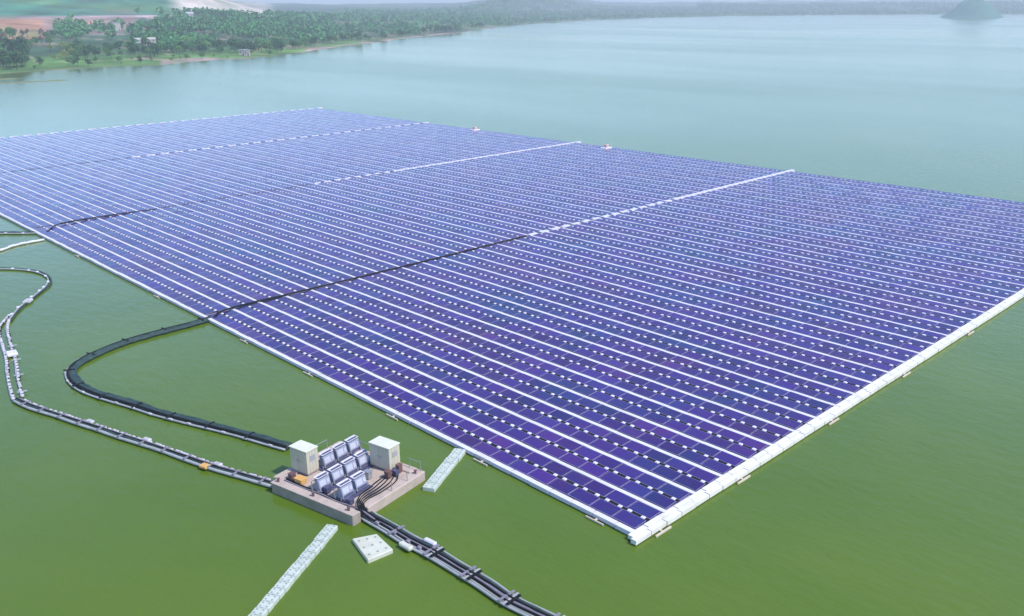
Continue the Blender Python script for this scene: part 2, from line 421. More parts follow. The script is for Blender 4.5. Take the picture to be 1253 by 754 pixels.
for kind, h_, w_, m_ in [('round', 11, 10, M_LEAF_D), ('round', 9, 9, M_LEAF_D), ('tall', 13, 7, M_LEAF_D), ('round', 7.5, 8, M_LEAF_G), ('round', 9.5, 8, M_LEAF_G),
                         ('round', 5, 6, M_LEAF_Y), ('palm', 10, 7, M_LEAF_G), ('tall', 8, 5, M_LEAF_B)]:
    protos.append((crown_mesh('crown', h_, w_, kind, m_, rs), trunk_mesh(h_, kind == 'palm'), kind, h_))
def plant_tree(px, s, k, sc, name, label, group):
    p = land_point(px, s)
    if p.z < .15: return
    e = bpy.data.objects.new(name, None); COL.objects.link(e); e.location = p; e.rotation_euler = (0, 0, random.uniform(0, 6.28)); e.scale = (sc, sc, sc*random.uniform(.9, 1.15))
    tag(e, label, 'tree', group)
    link('crown', protos[k][0], e); link('trunk', protos[k][1], e)
for i in range(34):
    plant_tree(random.uniform(-14, 36), random.uniform(45, 210), random.choice([0, 1, 2]), random.uniform(.8, 1.25), 'broadleaf_tree', 'tall dark green tree in the dense clump at the left end of the shore', 'dark trees at the left end of the shore')
for i in range(44):
    px = random.uniform(84, 200); plant_tree(px, random.uniform(95, 190), random.choice([0, 1, 3, 4]), random.uniform(.7, 1.1), 'broadleaf_tree', 'dark green tree in the belt behind the bright green shore meadow', 'trees behind the green meadow')
for i in range(34):
    plant_tree(random.uniform(36, 330), random.uniform(14, 90), random.choice([3, 5, 3, 1]), random.uniform(.3, .8), 'small_tree', 'small low bushy tree dotted on the bright green shore meadow', 'small trees on the meadow')
for i in range(14):
    plant_tree(random.uniform(58, 92), random.uniform(90, 240), 5, random.uniform(.9, 1.4), 'yellow_tree', 'pale yellow-green tree beside the brown field on the shore', 'yellow-green trees')
for i in range(30):
    plant_tree(random.uniform(2, 66), random.uniform(215, 420), random.choice([7, 7, 4]), random.uniform(.8, 1.2), 'dry_tree', 'brownish dry tree on the slope above the dark left clump', 'dry brown trees on the slope')
for i in range(12):
    plant_tree(random.uniform(215, 360), random.uniform(60, 180), 6, random.uniform(.9, 1.3), 'palm_tree', 'thin palm tree standing at the front of the lakeside wood', 'palm trees at the wood edge')
for i in range(70):
    px = random.uniform(205, 420); plant_tree(px, random.uniform(70, 150), random.choice([0, 1, 3, 4]), random.uniform(.75, 1.1), 'broadleaf_tree', 'mid green tree along the front edge of the lakeside wood', 'trees along the front of the wood')
for i in range(40):
    px = random.uniform(420, 600); plant_tree(px, random.uniform(45, 120), random.choice([0, 1, 3]), random.uniform(.8, 1.2), 'broadleaf_tree', 'bluish hazy tree at the water side of the far wood', 'hazy trees at the far wood edge')

# the wood behind, one uncountable mass
def build_woodland():
    rs = np.random.default_rng(5); V = []; Fc = []
    cells = []
    for _ in range(6200):
        px = rs.uniform(-20, 1300)
        if px < 70 or (px < 165 and rs.random() < .7): continue
        if px < 165: s = rs.uniform(300, 610)
        elif px < 330: s = 140 + rs.random()**.8*540
        elif px < 420: s = 140 + rs.random()**.8*820
        elif px < 620: s = 100 + rs.random()**.8*1500
        elif px < 900: s = 45 + rs.random()**1.1*1500
        else: s = 20 + rs.random()*1100
        p = land_point(px, s)
        if p.z < .3: continue
        nz = noise.noise(Vector((p.x*.008, p.y*.008, 1.)))
        if px < 200 and nz > -.05: continue
        if nz > .30: continue
        if 200 < px < 360 and s > 900: continue
        cells.append((p, px, s))
    for (p, px, s) in cells:
        d = (p.xy-CAM.xy).length; big = 1. if d < 1500 else 1.5
        hgt = rs.uniform(6.5, 12); wid = rs.uniform(7, 12)*big
        n = 26 if d < 1500 else 14
        dirs = rs.normal(size=(n, 3)); dirs /= np.linalg.norm(dirs, axis=1)[:, None]
        pts = dirs*np.array([wid*.5, wid*.5, hgt*.42])*(rs.random((n, 1))**.35) + np.array([p.x, p.y, p.z+hgt*.55])
        a = rs.normal(size=(n, 3)); a /= np.linalg.norm(a, axis=1)[:, None]
        b = np.cross(a, rs.normal(size=(n, 3))); b /= np.linalg.norm(b, axis=1)[:, None]
        sz = (1.3*big*(.6+.8*rs.random((n, 1))))
        q = np.stack([pts-a*sz-b*sz*.7, pts+a*sz-b*sz*.7, pts+a*sz*.7+b*sz*.8, pts-a*sz*.7+b*sz*.8], axis=1).reshape(-1, 3)
        V.append(q)
    V = np.concatenate(V); nf = len(V)//4
    me = bpy.data.meshes.new('woodland'); me.vertices.add(len(V)); me.vertices.foreach_set('co', V.ravel())
    me.loops.add(len(V)); me.loops.foreach_set('vertex_index', np.arange(len(V)))
    me.polygons.add(nf); me.polygons.foreach_set('loop_start', np.arange(0, len(V), 4)); me.polygons.foreach_set('loop_total', np.full(nf, 4))
    me.materials.append(M_WOOD); me.update(calc_edges=True); me.validate()
    tag(link('woodland', me), 'dense hazy wood running along the far shore of the lake', 'woodland', kind='stuff')
build_woodland()

# ------------------------------------------------------------------ houses on the shore
def house(px, py, w, d, h, roofm, label, gable=True, rot=None):
    p, s = land_at(px, py)
    e = bpy.data.objects.new('house', None); COL.objects.link(e); e.location = (p.x, p.y, p.z-.4)
    g = Vector((p.x-CAM.x, p.y-CAM.y)); e.rotation_euler = (0, 0, math.atan2(g.y, g.x)-math.pi/2+(rot or random.uniform(-.3, .3)))
    tag(e, label, 'house', 'houses on the far shore')
    wl = MB().box(-w/2, w/2, -d/2, d/2, 0, h)
    link('wall', wl.mesh('wall', M_HWALL), e)
    rf = MB(); o = .5; rh = d*.28 if gable else .35
    if gable:
        v = [(-w/2-o,-d/2-o,h+.01),(w/2+o,-d/2-o,h+.01),(w/2+o,d/2+o,h+.01),(-w/2-o,d/2+o,h+.01),(-w/2-o,0,h+rh),(w/2+o,0,h+rh)]
        rf.v = v; rf.f = [(0,1,5,4),(2,3,4,5),(3,0,4),(1,2,5),(3,2,1,0)]; rf.m = [0]*5
    else: rf.box(-w/2-o, w/2+o, -d/2-o, d/2+o, h+.01, h+rh)
    link('roof', rf.mesh('roof', roofm), e)
    nw = max(2, int(w/4))
    wm = MB().box(-.5, .5, -.04, .04, 0, 1.2).mesh('window', M_GLASSD)
    for k in range(nw):
        if k == nw//2: link('door', MB().box(-.5, .5, -.05, .05, 0, 2.2).mesh('door', M_BROWN), e, (-w/2+(k+.5)*w/nw, -d/2-.03, .4))
        else: link('window', wm, e, (-w/2+(k+.5)*w/nw, -d/2-.03, h*.45))
house(122, 34, 16, 9, 4.5, M_HROOFR, 'long house with orange tiled roof beside a taller pink house')
house(146, 38, 8, 8, 9, M_HROOF, 'tall pale pink house right of the orange-roofed house', False)
house(183, 53, 12, 7, 3.5, M_HWALL, 'low pale shed between trees behind the green meadow')
house(172, 53, 7, 6, 3.5, M_HWALL, 'small white hut just left of the low pale shed')
house(237, 21, 9, 8, 4.5, M_HROOF, 'upper white house showing above the wooded slope')
house(238, 33, 7, 7, 4.5, M_HROOF, 'lower small white house within the wooded slope')
house(329, 25.5, 22, 10, 4.5, M_HROOF, 'long white roofed building on the wooded rise at the sky line')
house(296, 68, 5, 4, 4.5, M_HROOF, 'small white pump hut at the water edge of the shore', False)
house(302, 69, 4, 4, 5, M_HROOF, 'narrow white hut beside the pump hut at the water edge', False)
house(690, 14.5, 34, 14, 9, M_HROOF, 'white building high on the hazy wooded hill across the lake', False)

# ------------------------------------------------------------------ the floating solar array
NR, PITCH, BP = 37, 4.16, 2.44
GAP = .5
BOUND = [(.20, 30), (74.3, 29), (145.9, 29), (217.5, 29)]            # start of each block, panels per line
TILT = math.tan(R_(3.))
def strip(y0, y1, x0, x1, zc, th=.035):
    z0, z1 = zc - (x1-x0)/2*TILT, zc + (x1-x0)/2*TILT
    return [(x0,y0,z0-th),(x1,y0,z1-th),(x1,y1,z1-th),(x0,y1,z0-th)], [(x0,y0,z0),(x1,y0,z1),(x1,y1,z1),(x0,y1,z0)]
PX = [(.10, 1.56), (2.04, 3.50)]                                       # the two panel lines of a row
ZP = .52
def panel_into(b, x0, x1, y0, y1, mc=0, ma=1, jit=0.):
    ja, jb = random.gauss(0, jit), random.gauss(0, jit); xc, ycn = (x0+x1)/2, (y0+y1)/2
    T = lambda L: [(p[0], p[1], p[2]+ja*(p[0]-xc)+jb*(p[1]-ycn)) for p in L]
    lo, hi = strip(y0, y1, x0, x1, ZP); b.hex(T(lo), T(hi), ma)
    i = .032; lo, hi = strip(y0+i, y1-i, x0+i, x1-i, ZP+.0, th=0.); hi = T(hi)
    n = len(b.v); b.v += [(p[0], p[1], p[2]+.004) for p in hi]; b.f.append((n, n+1, n+2, n+3)); b.m.append(mc)
panel_meshes = []
for (x0, x1) in PX:
    b = MB(); panel_into(b, x0-x0, x1-x0, .045, BP-.045); panel_meshes.append(b.mesh('solar_panel', [M_PANEL, M_ALU]))
padm = bevel(MB().box(-.17, .17, -.19, .19, .05, .59).mesh('float_pad', M_WHITE), .04)
def frame_into(b, n, mi=0):
    for x in (.3, 1.42, 1.80, 2.18, 3.3): b.box(x-.07, x+.07, 0, n*BP, .06, .24, mi)
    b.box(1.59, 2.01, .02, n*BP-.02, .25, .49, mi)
def cross_into(b, n, mi=0):
    for k in range(0, n+1): b.box(.05, 3.48, k*BP-.05, k*BP+.05, .25, .38, mi)
    for x in (.7, 2.9): b.box(x-.04, x+.04, -.03, n*BP+.03, .27, .36, mi)
def walk_into(b, n, mi=0):                                            # slabs of white float laid end to end
    L = n*BP; k = 0; y = -.25
    while y < L+.2:
        y2 = min(y+2.42, L+.25); b.box(3.63, 4.06, y, y2-.03, .12, .50+.015*(k % 2), mi); y = y2; k += 1
    b.box(3.75, 3.95, -.2, L+.2, .05, .39, mi)
def pads_into(b, n, mi=0, skip=0):
    for k in range(n):
        for f in (.22, .78):
            y = (k+f)*BP; b.box(1.63, 1.97, y-.2, y+.2, .1, .60, mi)
SECT = ['block joining the broad walkway', 'second block from the broad walkway', 'third block from the broad walkway', 'fourth block from the broad walkway']
cache = {}
def cm(key, fn):
    if key not in cache: cache[key] = fn()
    return cache[key]
def make_joined(n, walk):
    b = MB()
    for (x0, x1) in PX:
        for k in range(n): panel_into(b, x0, x1, k*BP+.045, (k+1)*BP-.045, jit=.010)
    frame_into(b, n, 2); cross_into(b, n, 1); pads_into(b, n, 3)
    if walk: walk_into(b, n, 3)
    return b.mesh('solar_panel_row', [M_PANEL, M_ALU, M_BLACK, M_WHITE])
def part_mesh(fn, n, name, m):
    b = MB(); fn(b, n); return b.mesh(name, m)
for si, (ys, n) in enumerate(BOUND):
    for r in range(NR):
        lab = ordinal(r)+' panel row from the near edge, in the '+SECT[si]
        walk = r < NR-1
        x = r*PITCH + random.uniform(-.015, .015); y = ys + random.uniform(-.05, .05)
        detailed = (si == 0) or (si == 1 and r < 9)
        if not detailed:
            o = link('solar_panel_row', cm(('j', n, walk, (r*3+si) % 5), lambda: make_joined(n, walk)), None, (x, y, random.uniform(-.02, .02)))
            tag(o, lab, 'solar panel row', 'rows of floating solar panels'); continue
        e = bpy.data.objects.new('solar_panel_row', None); COL.objects.link(e); e.location = (x, y, random.uniform(-.02, .02))
        tag(e, lab, 'solar panel row', 'rows of floating solar panels')
        if walk: link('walkway', cm(('w', n), lambda: part_mesh(walk_into, n, 'walkway', M_WHITE)), e)
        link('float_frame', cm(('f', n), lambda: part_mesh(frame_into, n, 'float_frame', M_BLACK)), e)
        link('cross_rail', cm(('c', n), lambda: part_mesh(cross_into, n, 'cross_rail', M_ALU)), e)
        for li, (x0, x1) in enumerate(PX):
            for k in range(n): 
                o = link('solar_panel', panel_meshes[li], e, (x0, k*BP, random.uniform(-.006, .006)))
                o.rotation_euler = (random.gauss(0, .009), random.gauss(0, .010), random.gauss(0, .002))
        if si == 0 and r < 14:
            for k in range(n):
                for f in (.22, .78): link('float_pad', padm, e, (1.8, (k+f)*BP+random.uniform(-.04, .04), random.uniform(-.03, .03)))
        else: link('float_pads', cm(('p', n), lambda: part_mesh(pads_into, n, 'float_pads', M_WHITE)), e)['kind'] = 'stuff'
YEND = BOUND[3][0]+29*BP
XEND = NR*PITCH-.7

# near edge walkway (x = 0), four lengths
YS = [b[0] for b in BOUND]+[YEND+.6]
ew = bpy.data.objects.new('edge_walkway', None); COL.objects.link(ew); tag(ew, 'narrow white walkway along the near left edge of the solar raft', 'walkway')
b = MB(); y = -.6; k = 0
while y < YEND+.5:
    jx = random.uniform(-.03, .03); b.box(-.50+jx, .02+jx, y, y+2.33, .08, .42+random.uniform(0, .05), 0); y += 2.42; k += 1
link('deck', b.mesh('deck', M_WHITE), ew)
b = MB().box(-.44, -.04, -.5, YEND, -.15, .09); link('float_frame', b.mesh('float_frame', M_BLACK), ew)
arm = bevel(MB().box(-.80, -.5, -.10, .10, .06, .18).box(-.93, -.80, -.95, .95, .02, .2).mesh('anchor_float', M_ANCH), .02)
for yy in (3.6, 17.5, 31., 47, 62, 88, 120): link('anchor_float', arm, ew, (0, yy, 0))

# broad walkway along the right edge
bw = bpy.data.objects.new('broad_walkway', None); COL.objects.link(bw); tag(bw, 'broad white walkway along the right edge of the solar raft', 'walkway')
b = MB(); x = -1.25; k = 0
while x < XEND+.5:
    for q, (ya, yb) in enumerate([(-1.02, -.47), (-.45, .08)]):
        jy = random.uniform(-.02, .02); b.box(x+.3*q, x+1.93+.3*q, ya+jy, yb+jy-.02, .10, .46+random.uniform(0, .05), 0)
    x += 2.0; k += 1
link('deck', b.mesh('deck', M_WHITE2), bw)
b = MB().box(-1.0, XEND+.5, -.97, .02, -.2, .11); link('float_frame', b.mesh('float_frame', M_BLACK), bw)
arm2 = bevel(MB().box(-.10, .10, -1.28, -1.0, .06, .18).box(-1.0, 1.0, -1.42, -1.28, .02, .22).mesh('anchor_float', M_ANCH), .02)
for xx in (1.8, 13.5, 30, 47, 66, 92): link('anchor_float', arm2, bw, (xx, 0, 0))

# walkways across the rows, between the blocks
CW = [('white cross walkway between first and second panel blocks, beyond the black cable', YS[1]-.48, 62, XEND+1.4, (2.0, 2.9, 105)),
      ('white cross walkway between the second and third panel blocks', YS[2]-.42, 62, XEND+1.2, (1.6, 2.9, 84)),
      ('dashed white cross walkway between the third and fourth panel blocks', YS[3]-.42, 48, XEND+1.0, (2.4, 4.16, 999)),
      ('white walkway closing the far left end of the solar raft', YEND+.55, -.4, XEND+.6, (2.6, 4.16, 999))]
for lab, yc, xa, xb, (dl, dp, dx) in CW:
    b = MB(); x = xa; k = 0
    while x < xb:
        d1 = dl if x < dx else 2.0; b.box(x, x+d1, yc-.42, yc+.42, .10, .66, 0); x += dp if x < dx else 2.08; k += 1
    e = bpy.data.objects.new('cross_walkway', None); COL.objects.link(e)
    b.box(xa+.05, x-dp+dl-.05, yc-.06, yc+.06, .05, .3, 0)
    link('deck', b.mesh('deck', M_WHITE), e); link('float_frame', MB().box(xa+.1, xb-.1, yc-.2, yc+.2, -.1, .12).mesh('float_frame', M_BLACK), e)
    tag(e, lab, 'walkway', 'white walkways across the solar raft')

# little things on the far side
def raft_marker(px, py, label):
    p = P(px, py, .5); e = bpy.data.objects.new('marker_raft', None); COL.objects.link(e); e.location = (p.x, p.y, 0); tag(e, label, 'float')
    link('hull', bevel(MB().box(-1.5, 1.5, -1.1, 1.1, -.2, .8).mesh('hull', M_WHITE), .1), e)
    link('cabin', bevel(MB().box(-.5, .5, -.5, .5, .8, 1.6).mesh('cabin', M_PINK), .05), e)
raft_marker(581, 159.5, 'small white float with reddish box behind the third panel block edge')
raft_marker(742, 181.5, 'small white float with reddish box at the back edge of the second block')

# ------------------------------------------------------------------ floating cable runs
def cable_line(name, label, pts, cables, floats=None, bars=None, z=.22, step=.6):
    path = smooth_path(pts, step); e = bpy.data.objects.new(name, None); COL.objects.link(e); tag(e, label, 'floating cable')
    for i, (off, r, m, fl, zz, jit, pname) in enumerate(cables):
        b = MB(); b.tube(offset_path(path, off, zz, wob=.12, seed=i), r, 7, 0, fl, jit)
        me = b.mesh(pname, m); me.polygons.foreach_set('use_smooth', [True]*len(b.f)); link(pname, me, e)
    L = [0.]
    for i in range(1, len(path)): L.append(L[-1]+(path[i]-path[i-1]).length)
    def at(t, off):
        i = min(max(1, int(np.searchsorted(L, t))), len(path)-1); d = (path[i]-path[i-1]).normalized()
        u = (t-L[i-1])/max(1e-6, L[i]-L[i-1]); p = path[i-1].lerp(path[i], u); s = Vector((d.y, -d.x, 0))
        return p+s*off, math.atan2(d.y, d.x)
    for (off, pitch, size, m, zz, t0, t1) in (floats or []):
        me = bevel(MB().box(-size[0]/2, size[0]/2, -size[1]/2, size[1]/2, -size[2]/2, size[2]/2).mesh('float', m), min(size)*.25)
        t = t0
        while t < min(L[-1], t1 or 1e9):
            p, a = at(t, off+random.uniform(-.05, .05)); link('float', me, e, (p.x, p.y, zz+random.uniform(-.02, .02)), a+random.uniform(-.06, .06)); t += pitch*random.uniform(.6, 1.4)
    for (pitch, half, m, zz, t0) in (bars or []):
        me = MB().box(-.10, .10, -half, half, -.05, .05).mesh('crossbar', m); t = t0
        while t < L[-1]:
            p, a = at(t, 0); link('crossbar', me, e, (p.x, p.y, zz), a); t += pitch
    return e
def PP(lst, z=.25): return [P(a, b_, z) for a, b_ in lst]
# offset: +d is to the right of the direction of travel
run = [(262,388),(235,396),(200,405),(160,416),(125,429),(98,442),(85,455),(92,470),(115,482),(155,494),(200,508),(260,523),(310,536),(352,548)]
cable_line('floating_cable', 'thick black netted cable loop from the solar raft to the machinery barge',
    PP(run), [(-.25, .42, M_NET, .75, .22, .22, 'cable_bundle'), (-.62, .26, M_NET, .8, .24, .25, 'cable_bundle'), (.10, .10, M_BLACK, 1, .45, 0, 'cable'), (.38, .12, M_PIPE, 1, .20, .1, 'float_pipe')],
    [(.42, 3.4, (.5, .24, .22), M_FLT, .26, 4, None)], [(5.2, .62, M_BLACK, .5, 2)])
run = [(0,328),(25,329),(46,332),(59,338),(60,347),(44,361),(24,377),(12,392)]
cable_line('floating_cable', 'thin dark cable with pale pipe curving round the left end by the frame edge',
    PP([(-40,328)]+run), [(-.12, .13, M_NET, 1, .2, .1, 'cable'), (.25, .12, M_PIPE, 1, .2, .1, 'float_pipe')],
    [(.30, 2.8, (.5, .35, .25), M_WHITE, .26, 1, None), (.0, 40, (1.5, 1.0, .4), M_FLT, .3, 30.5, 31)], None)
run = [(9,388),(3,402),(6,418),(12,440),(14,465),(20,488)]
cable_line('floating_cable', 'left of two lines of white floats running down the left frame edge',
    PP([(12,385)]+[(a-3, b_) for a, b_ in run[1:]]), [(0, .10, M_BLACK, 1, .2, 0, 'cable'), (.2, .09, M_PIPE, 1, .2, 0, 'float_pipe')],
    [(.1, .85, (.52, .34, .28), M_FLT, .25, .4, None)], None)
run = [(12,390),(10,402),(14,420),(20,440),(24,465),(28,484)]
cable_line('floating_cable', 'right of two lines of white floats running down the left frame edge',
    PP(run), [(0, .10, M_BLACK, 1, .2, 0, 'cable'), (.2, .09, M_PIPE, 1, .2, 0, 'float_pipe')],
    [(.1, .85, (.52, .34, .28), M_FLT, .25, .7, None), (.3, 40, (1.6, 1.2, .4), M_WHITE, .3, 15, 16)], [(5.5, .5, M_PIPE, .3, 12)])
run = [(20,489),(40,498),(70,508),(110,521),(150,534),(190,547),(225,559),(262,572),(300,583),(336,593)]
cable_line('floating_cable', 'grey cable with white pipe and floats running from the lower left bend to the barge',
    PP(run), [(.30, .16, M_PIPE, 1, .22, .08, 'float_pipe'), (.0, .2, M_NET, .9, .22, .2, 'cable_bundle'), (-.28, .14, M_GREY, 1, .25, .15, 'cable'), (-.05, .08, M_BLACK, 1, .4, 0, 'cable')],
    [(-.42, .62, (.40, .24, .22), M_FLT, .28, 1, None), (-.5, 9, (.9, .5, .3), M_FLT, .35, 12, None), (.35, 100, (.9, .7, .3), M_ORANGE, .32, 29.5, 30)], [(3.1, .5, M_GREY, .42, 2)])
run = [(440,622),(455,633),(478,646),(500,660),(530,676),(560,694),(592,713),(622,733),(656,750),(700,772)]
cable_line('floating_cable', 'wide bundle of dark cables and pale pipes leaving the barge for the lower frame edge',
    PP(run), [(-.62, .10, M_PIPE, 1, .22, .05, 'float_pipe'), (.62, .11, M_PIPE, 1, .22, .05, 'float_pipe'), (.38, .10, M_PIPE, 1, .2, .05, 'float_pipe'), (-.3, .2, M_NET, .8, .24, .15, 'cable_bundle'), (.05, .2, M_GREY, .8, .24, .15, 'cable_bundle'), (-.12, .09, M_BLACK, 1, .42, 0, 'cable'), (.25, .08, M_BLACK, 1, .38, 0, 'cable')],
    [(-.75, 100, (1.2, .45, .35), M_WHITE, .32, 8.2, 8.4), (.85, 100, (1.3, .5, .35), M_PAD, .32, 7.2, 7.4), (.3, 1.7, (.4, .3, .25), M_GREY, .35, 1.5, 9)], [(4.1, .85, M_PIPE, .36, 9.5), (4.1, .8, M_GREY, .42, 5), (4.1, .7, M_BLACK, .46, 9.8)])
run = [(-40,286),(0,285),(25,285),(45,284.5),(60,283.5)]
cable_line('floating_cable', 'straight dark cable entering the solar raft at the left frame edge',
    PP(run), [(0, .28, M_NET, .9, .25, .15, 'cable_bundle'), (.35, .12, M_PIPE, 1, .2, .05, 'float_pipe')], [(.35, 2.6, (.5, .3, .25), M_WHITE, .26, 1, None)], None)
run = [(-30,312),(0,306),(15,301),(32,297),(54,293)]
cable_line('floating_boom', 'curved white float line just below the straight dark cable at left',
    PP(run), [(0, .20, M_WHITE, 1, .2, .1, 'float_pipe')], [(0, 2.0, (1.2, .5, .35), M_WHITE, .25, 1, None)], None)
# cables lying on the raft
def raft_cable(label, pts, r, m):
    path = smooth_path(pts, .8); b = MB(); b.tube(offset_path(path, 0, None, wob=.15), r, 6, 0, .8, .15); b.tube(offset_path(path, .22, None, wob=.12, seed=3), r*.6, 6, 0, 1, .1)
    o = link('power_cable', b.mesh('power_cable', m)); tag(o, label, 'cable')
yc = YS[1]-.48
raft_cable('black power cable crossing the solar raft between the first and second blocks', [P(262,388,.55), (3, yc, .70), (15, yc+.1, .6), (35, yc-.1, .6), (61, yc, .6)], .12, M_BLACK)
yc = YS[2]-.42
raft_cable('short dark cable lying on the raft where the straight left cable comes in', [P(57,283.8,.55), (4, yc-1.3, .80), (9, yc-.2, .78), (16, yc, .70), (24, yc, .50)], .11, M_BLACK)

# ------------------------------------------------------------------ dock float gangways
def dock_module(L, Wd, m):
    b = MB()
    b.box(0, L-.04, -Wd/2, Wd/2, -.1, .38, 0)
    me = bevel(b.mesh('dock_float', [m, M_DOCKPIN]), .04)
    return me
def pin_mesh(L, Wd):
    b = MB()
    for (u, v) in ((.25, -.25), (.25, .25), (.75, -.25), (.75, .25)): b.cyl((u*L, v*Wd), .075, .37, .40, 8, 0)
    b.cyl((0, 0), .06, .37, .41, 8, 0)
    return b.mesh('pin', M_DOCKPIN)
def gangway(label, a, c, Wd, n, m):
    e = bpy.data.objects.new('floating_gangway', None); COL.objects.link(e); e.location = (a.x, a.y, 0); d = c-a
    e.rotation_euler = (0, 0, math.atan2(d.y, d.x)); tag(e, label, 'gangway'); L = d.length/n
    me, pm = dock_module(L, Wd, m), pin_mesh(L, Wd)
    for k in range(n):
        o = link('dock_float', me, e, (k*L, random.uniform(-.03, .03), random.uniform(-.02, .02))); o.rotation_euler = (0, 0, random.uniform(-.015, .015))
        q = link('pins', pm, o)
gangway('long pale green float gangway running from the barge to the lower frame edge', P(407, 642, .38), P(298, 770, .38), .98, 17, M_DOCK)
gangway('short pale green float gangway between the barge and the solar raft', P(563, 549, .38), P(524, 597, .38), 1.15, 8, M_DOCK)
# square pad
c4 = [P(*q, .35) for q in ((431,659), (450,685), (481,672), (461,653))]
b = MB(); b.hex([(p.x, p.y, -.15) for p in c4][::-1], [(p.x, p.y, .35) for p in c4][::-1]); pe = bpy.data.objects.new('dock_pad', None); COL.objects.link(pe)
bm_ = b.mesh('deck', M_PAD); link('deck', bevel(bm_, .05), pe)
tag(pe, 'square cream dock pad floating alone in front of the barge', 'float')
cc = sum(c4, Vector())/4
for i in range(3):
    for j in range(3):
        u, v = (i+.5)/3, (j+.5)/3; p = c4[0].lerp(c4[1], u).lerp(c4[3].lerp(c4[2], u), v)
        link('pin', MB().cyl((0, 0), .09, 0, .035, 8).mesh('pin', M_DOCKPIN), pe, (p.x, p.y, .345))

# ------------------------------------------------------------------ machinery barge
BR = R_(11.5); BO = Vector((-15.35, 17.2, 0))
def top(name, label, cat, loc, group=None, rz=0.):
    e = bpy.data.objects.new(name, None); COL.objects.link(e)
    c, s = math.cos(BR), math.sin(BR)
    e.location = (BO.x+loc[0]*c-loc[1]*s, BO.y+loc[0]*s+loc[1]*c, loc[2]); e.rotation_euler = (0, 0, BR+rz)
    tag(e, label, cat, group); return e
barge = top('barge', 'pinkish concrete barge carrying two cabins and the inverter racks', 'barge', (0, 0, 0))
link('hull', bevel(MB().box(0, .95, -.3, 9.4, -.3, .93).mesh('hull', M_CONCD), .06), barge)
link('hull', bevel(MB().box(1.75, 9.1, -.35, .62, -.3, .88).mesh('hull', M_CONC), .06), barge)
link('hull', bevel(MB().box(8.2, 9.2, .66, 10.3, -.3, .86).mesh('hull', M_CONC), .06), barge)
link('hull', bevel(MB().box(.98, 8.17, 9.0, 10.3, -.3, .84).mesh('hull', M_CONC), .06), barge)
link('deck', MB().box(.97, 8.18, .64, 8.98, -.2, .72).mesh('deck', M_CONC), barge)
link('coping', bevel(MB().box(-.05, .80, -.34, 9.45, .935, 1.02).mesh('coping', M_CONC), .03), barge)
ben = MB().box(.95, 1.75, .1, .64, -.2, .55).mesh('cable_slot', M_CONCD); link('cable_slot', ben, barge)
post = MB().cyl((0, 0), .035, 0, .95, 6).mesh('railing_post', M_STEEL)
rp = [(8.9, 0.0), (8.9, 1.3), (8.9, 5.6), (8.9, 7.2), (8.9, 8.8), (6.9, -.15), (4.9, -.15), (3.3, 10.1), (5.4, 10.1), (7.4, 10.1)]
for x, y in rp: link('railing_post', post, barge, (x, y, .86))
link('railing', MB().tube([(8.9, 5.6, 1.75), (8.9, 7.2, 1.75), (8.9, 8.8, 1.75)], .025).tube([(8.9, 0, 1.75), (8.9, 1.3, 1.75)], .025).tube([(3.3, 10.1, 1.75), (7.4, 10.1, 1.75)], .025).mesh('railing', M_STEEL), barge)
boll = MB().cyl((0, 0), .10, 0, .28, 8).cyl((0, 0), .15, .28, .34, 8).mesh('bollard', M_BROWN)
for x, y, z in ((.4, .5, 1.02), (.4, 4.6, 1.02), (.4, 8.9, 1.02), (8.3, 0.1, .88)): link('bollard', boll, barge, (x, y, z))

def cabin(label, x, y, sx, sy, h, z=.86):
    e = top('cabin', label, 'cabin', (x, y, z), 'cream cabins on the barge')
    link('wall', bevel(MB().box(0, sx, 0, sy, .12, h).mesh('wall', M_CAB), .02), e)
    link('roof', bevel(MB().box(-.06, sx+.06, -.06, sy+.06, h+.002, h+.09).mesh('roof', M_CABTOP), .02), e)
    link('base_frame', MB().box(.05, sx-.05, .05, sy-.05, -.02, .12).mesh('base_frame', M_CABD), e)
    d = link('door', MB().box(-.025, 0, .16, sy*.48, .2, h-.15).mesh('door', M_CAB), e); link('handle', MB().box(-.05, 0, 0, .04, 0, .2).mesh('handle', M_CABD), d, (-.026, sy*.42, h*.5))
    d = link('door', MB().box(-.025, 0, sy*.52, sy-.16, .2, h-.15).mesh('door', M_CAB), e); link('handle', MB().box(-.05, 0, 0, .04, 0, .2).mesh('handle', M_CABD), d, (-.026, sy*.56, h*.5))
    for kk in range(1, 4): link('seam', MB().box(sx*kk/4-.012, sx*kk/4+.012, -.012, 0, .16, h-.05).mesh('seam', M_CABD), e)
    link('vent', MB().box(.3*sx, .7*sx, -.03, -.013, h*.55, h*.78).mesh('vent', M_CABD), e)
cabin('cream cabin at the left corner of the barge where the black cable loop ends', 2.75, 7.75, 1.35, 2.1, 2.25)
cabin('cream cabin at the right side of the barge, nearest the solar raft', 7.3, 2.2, 1.4, 2.35, 2.2)

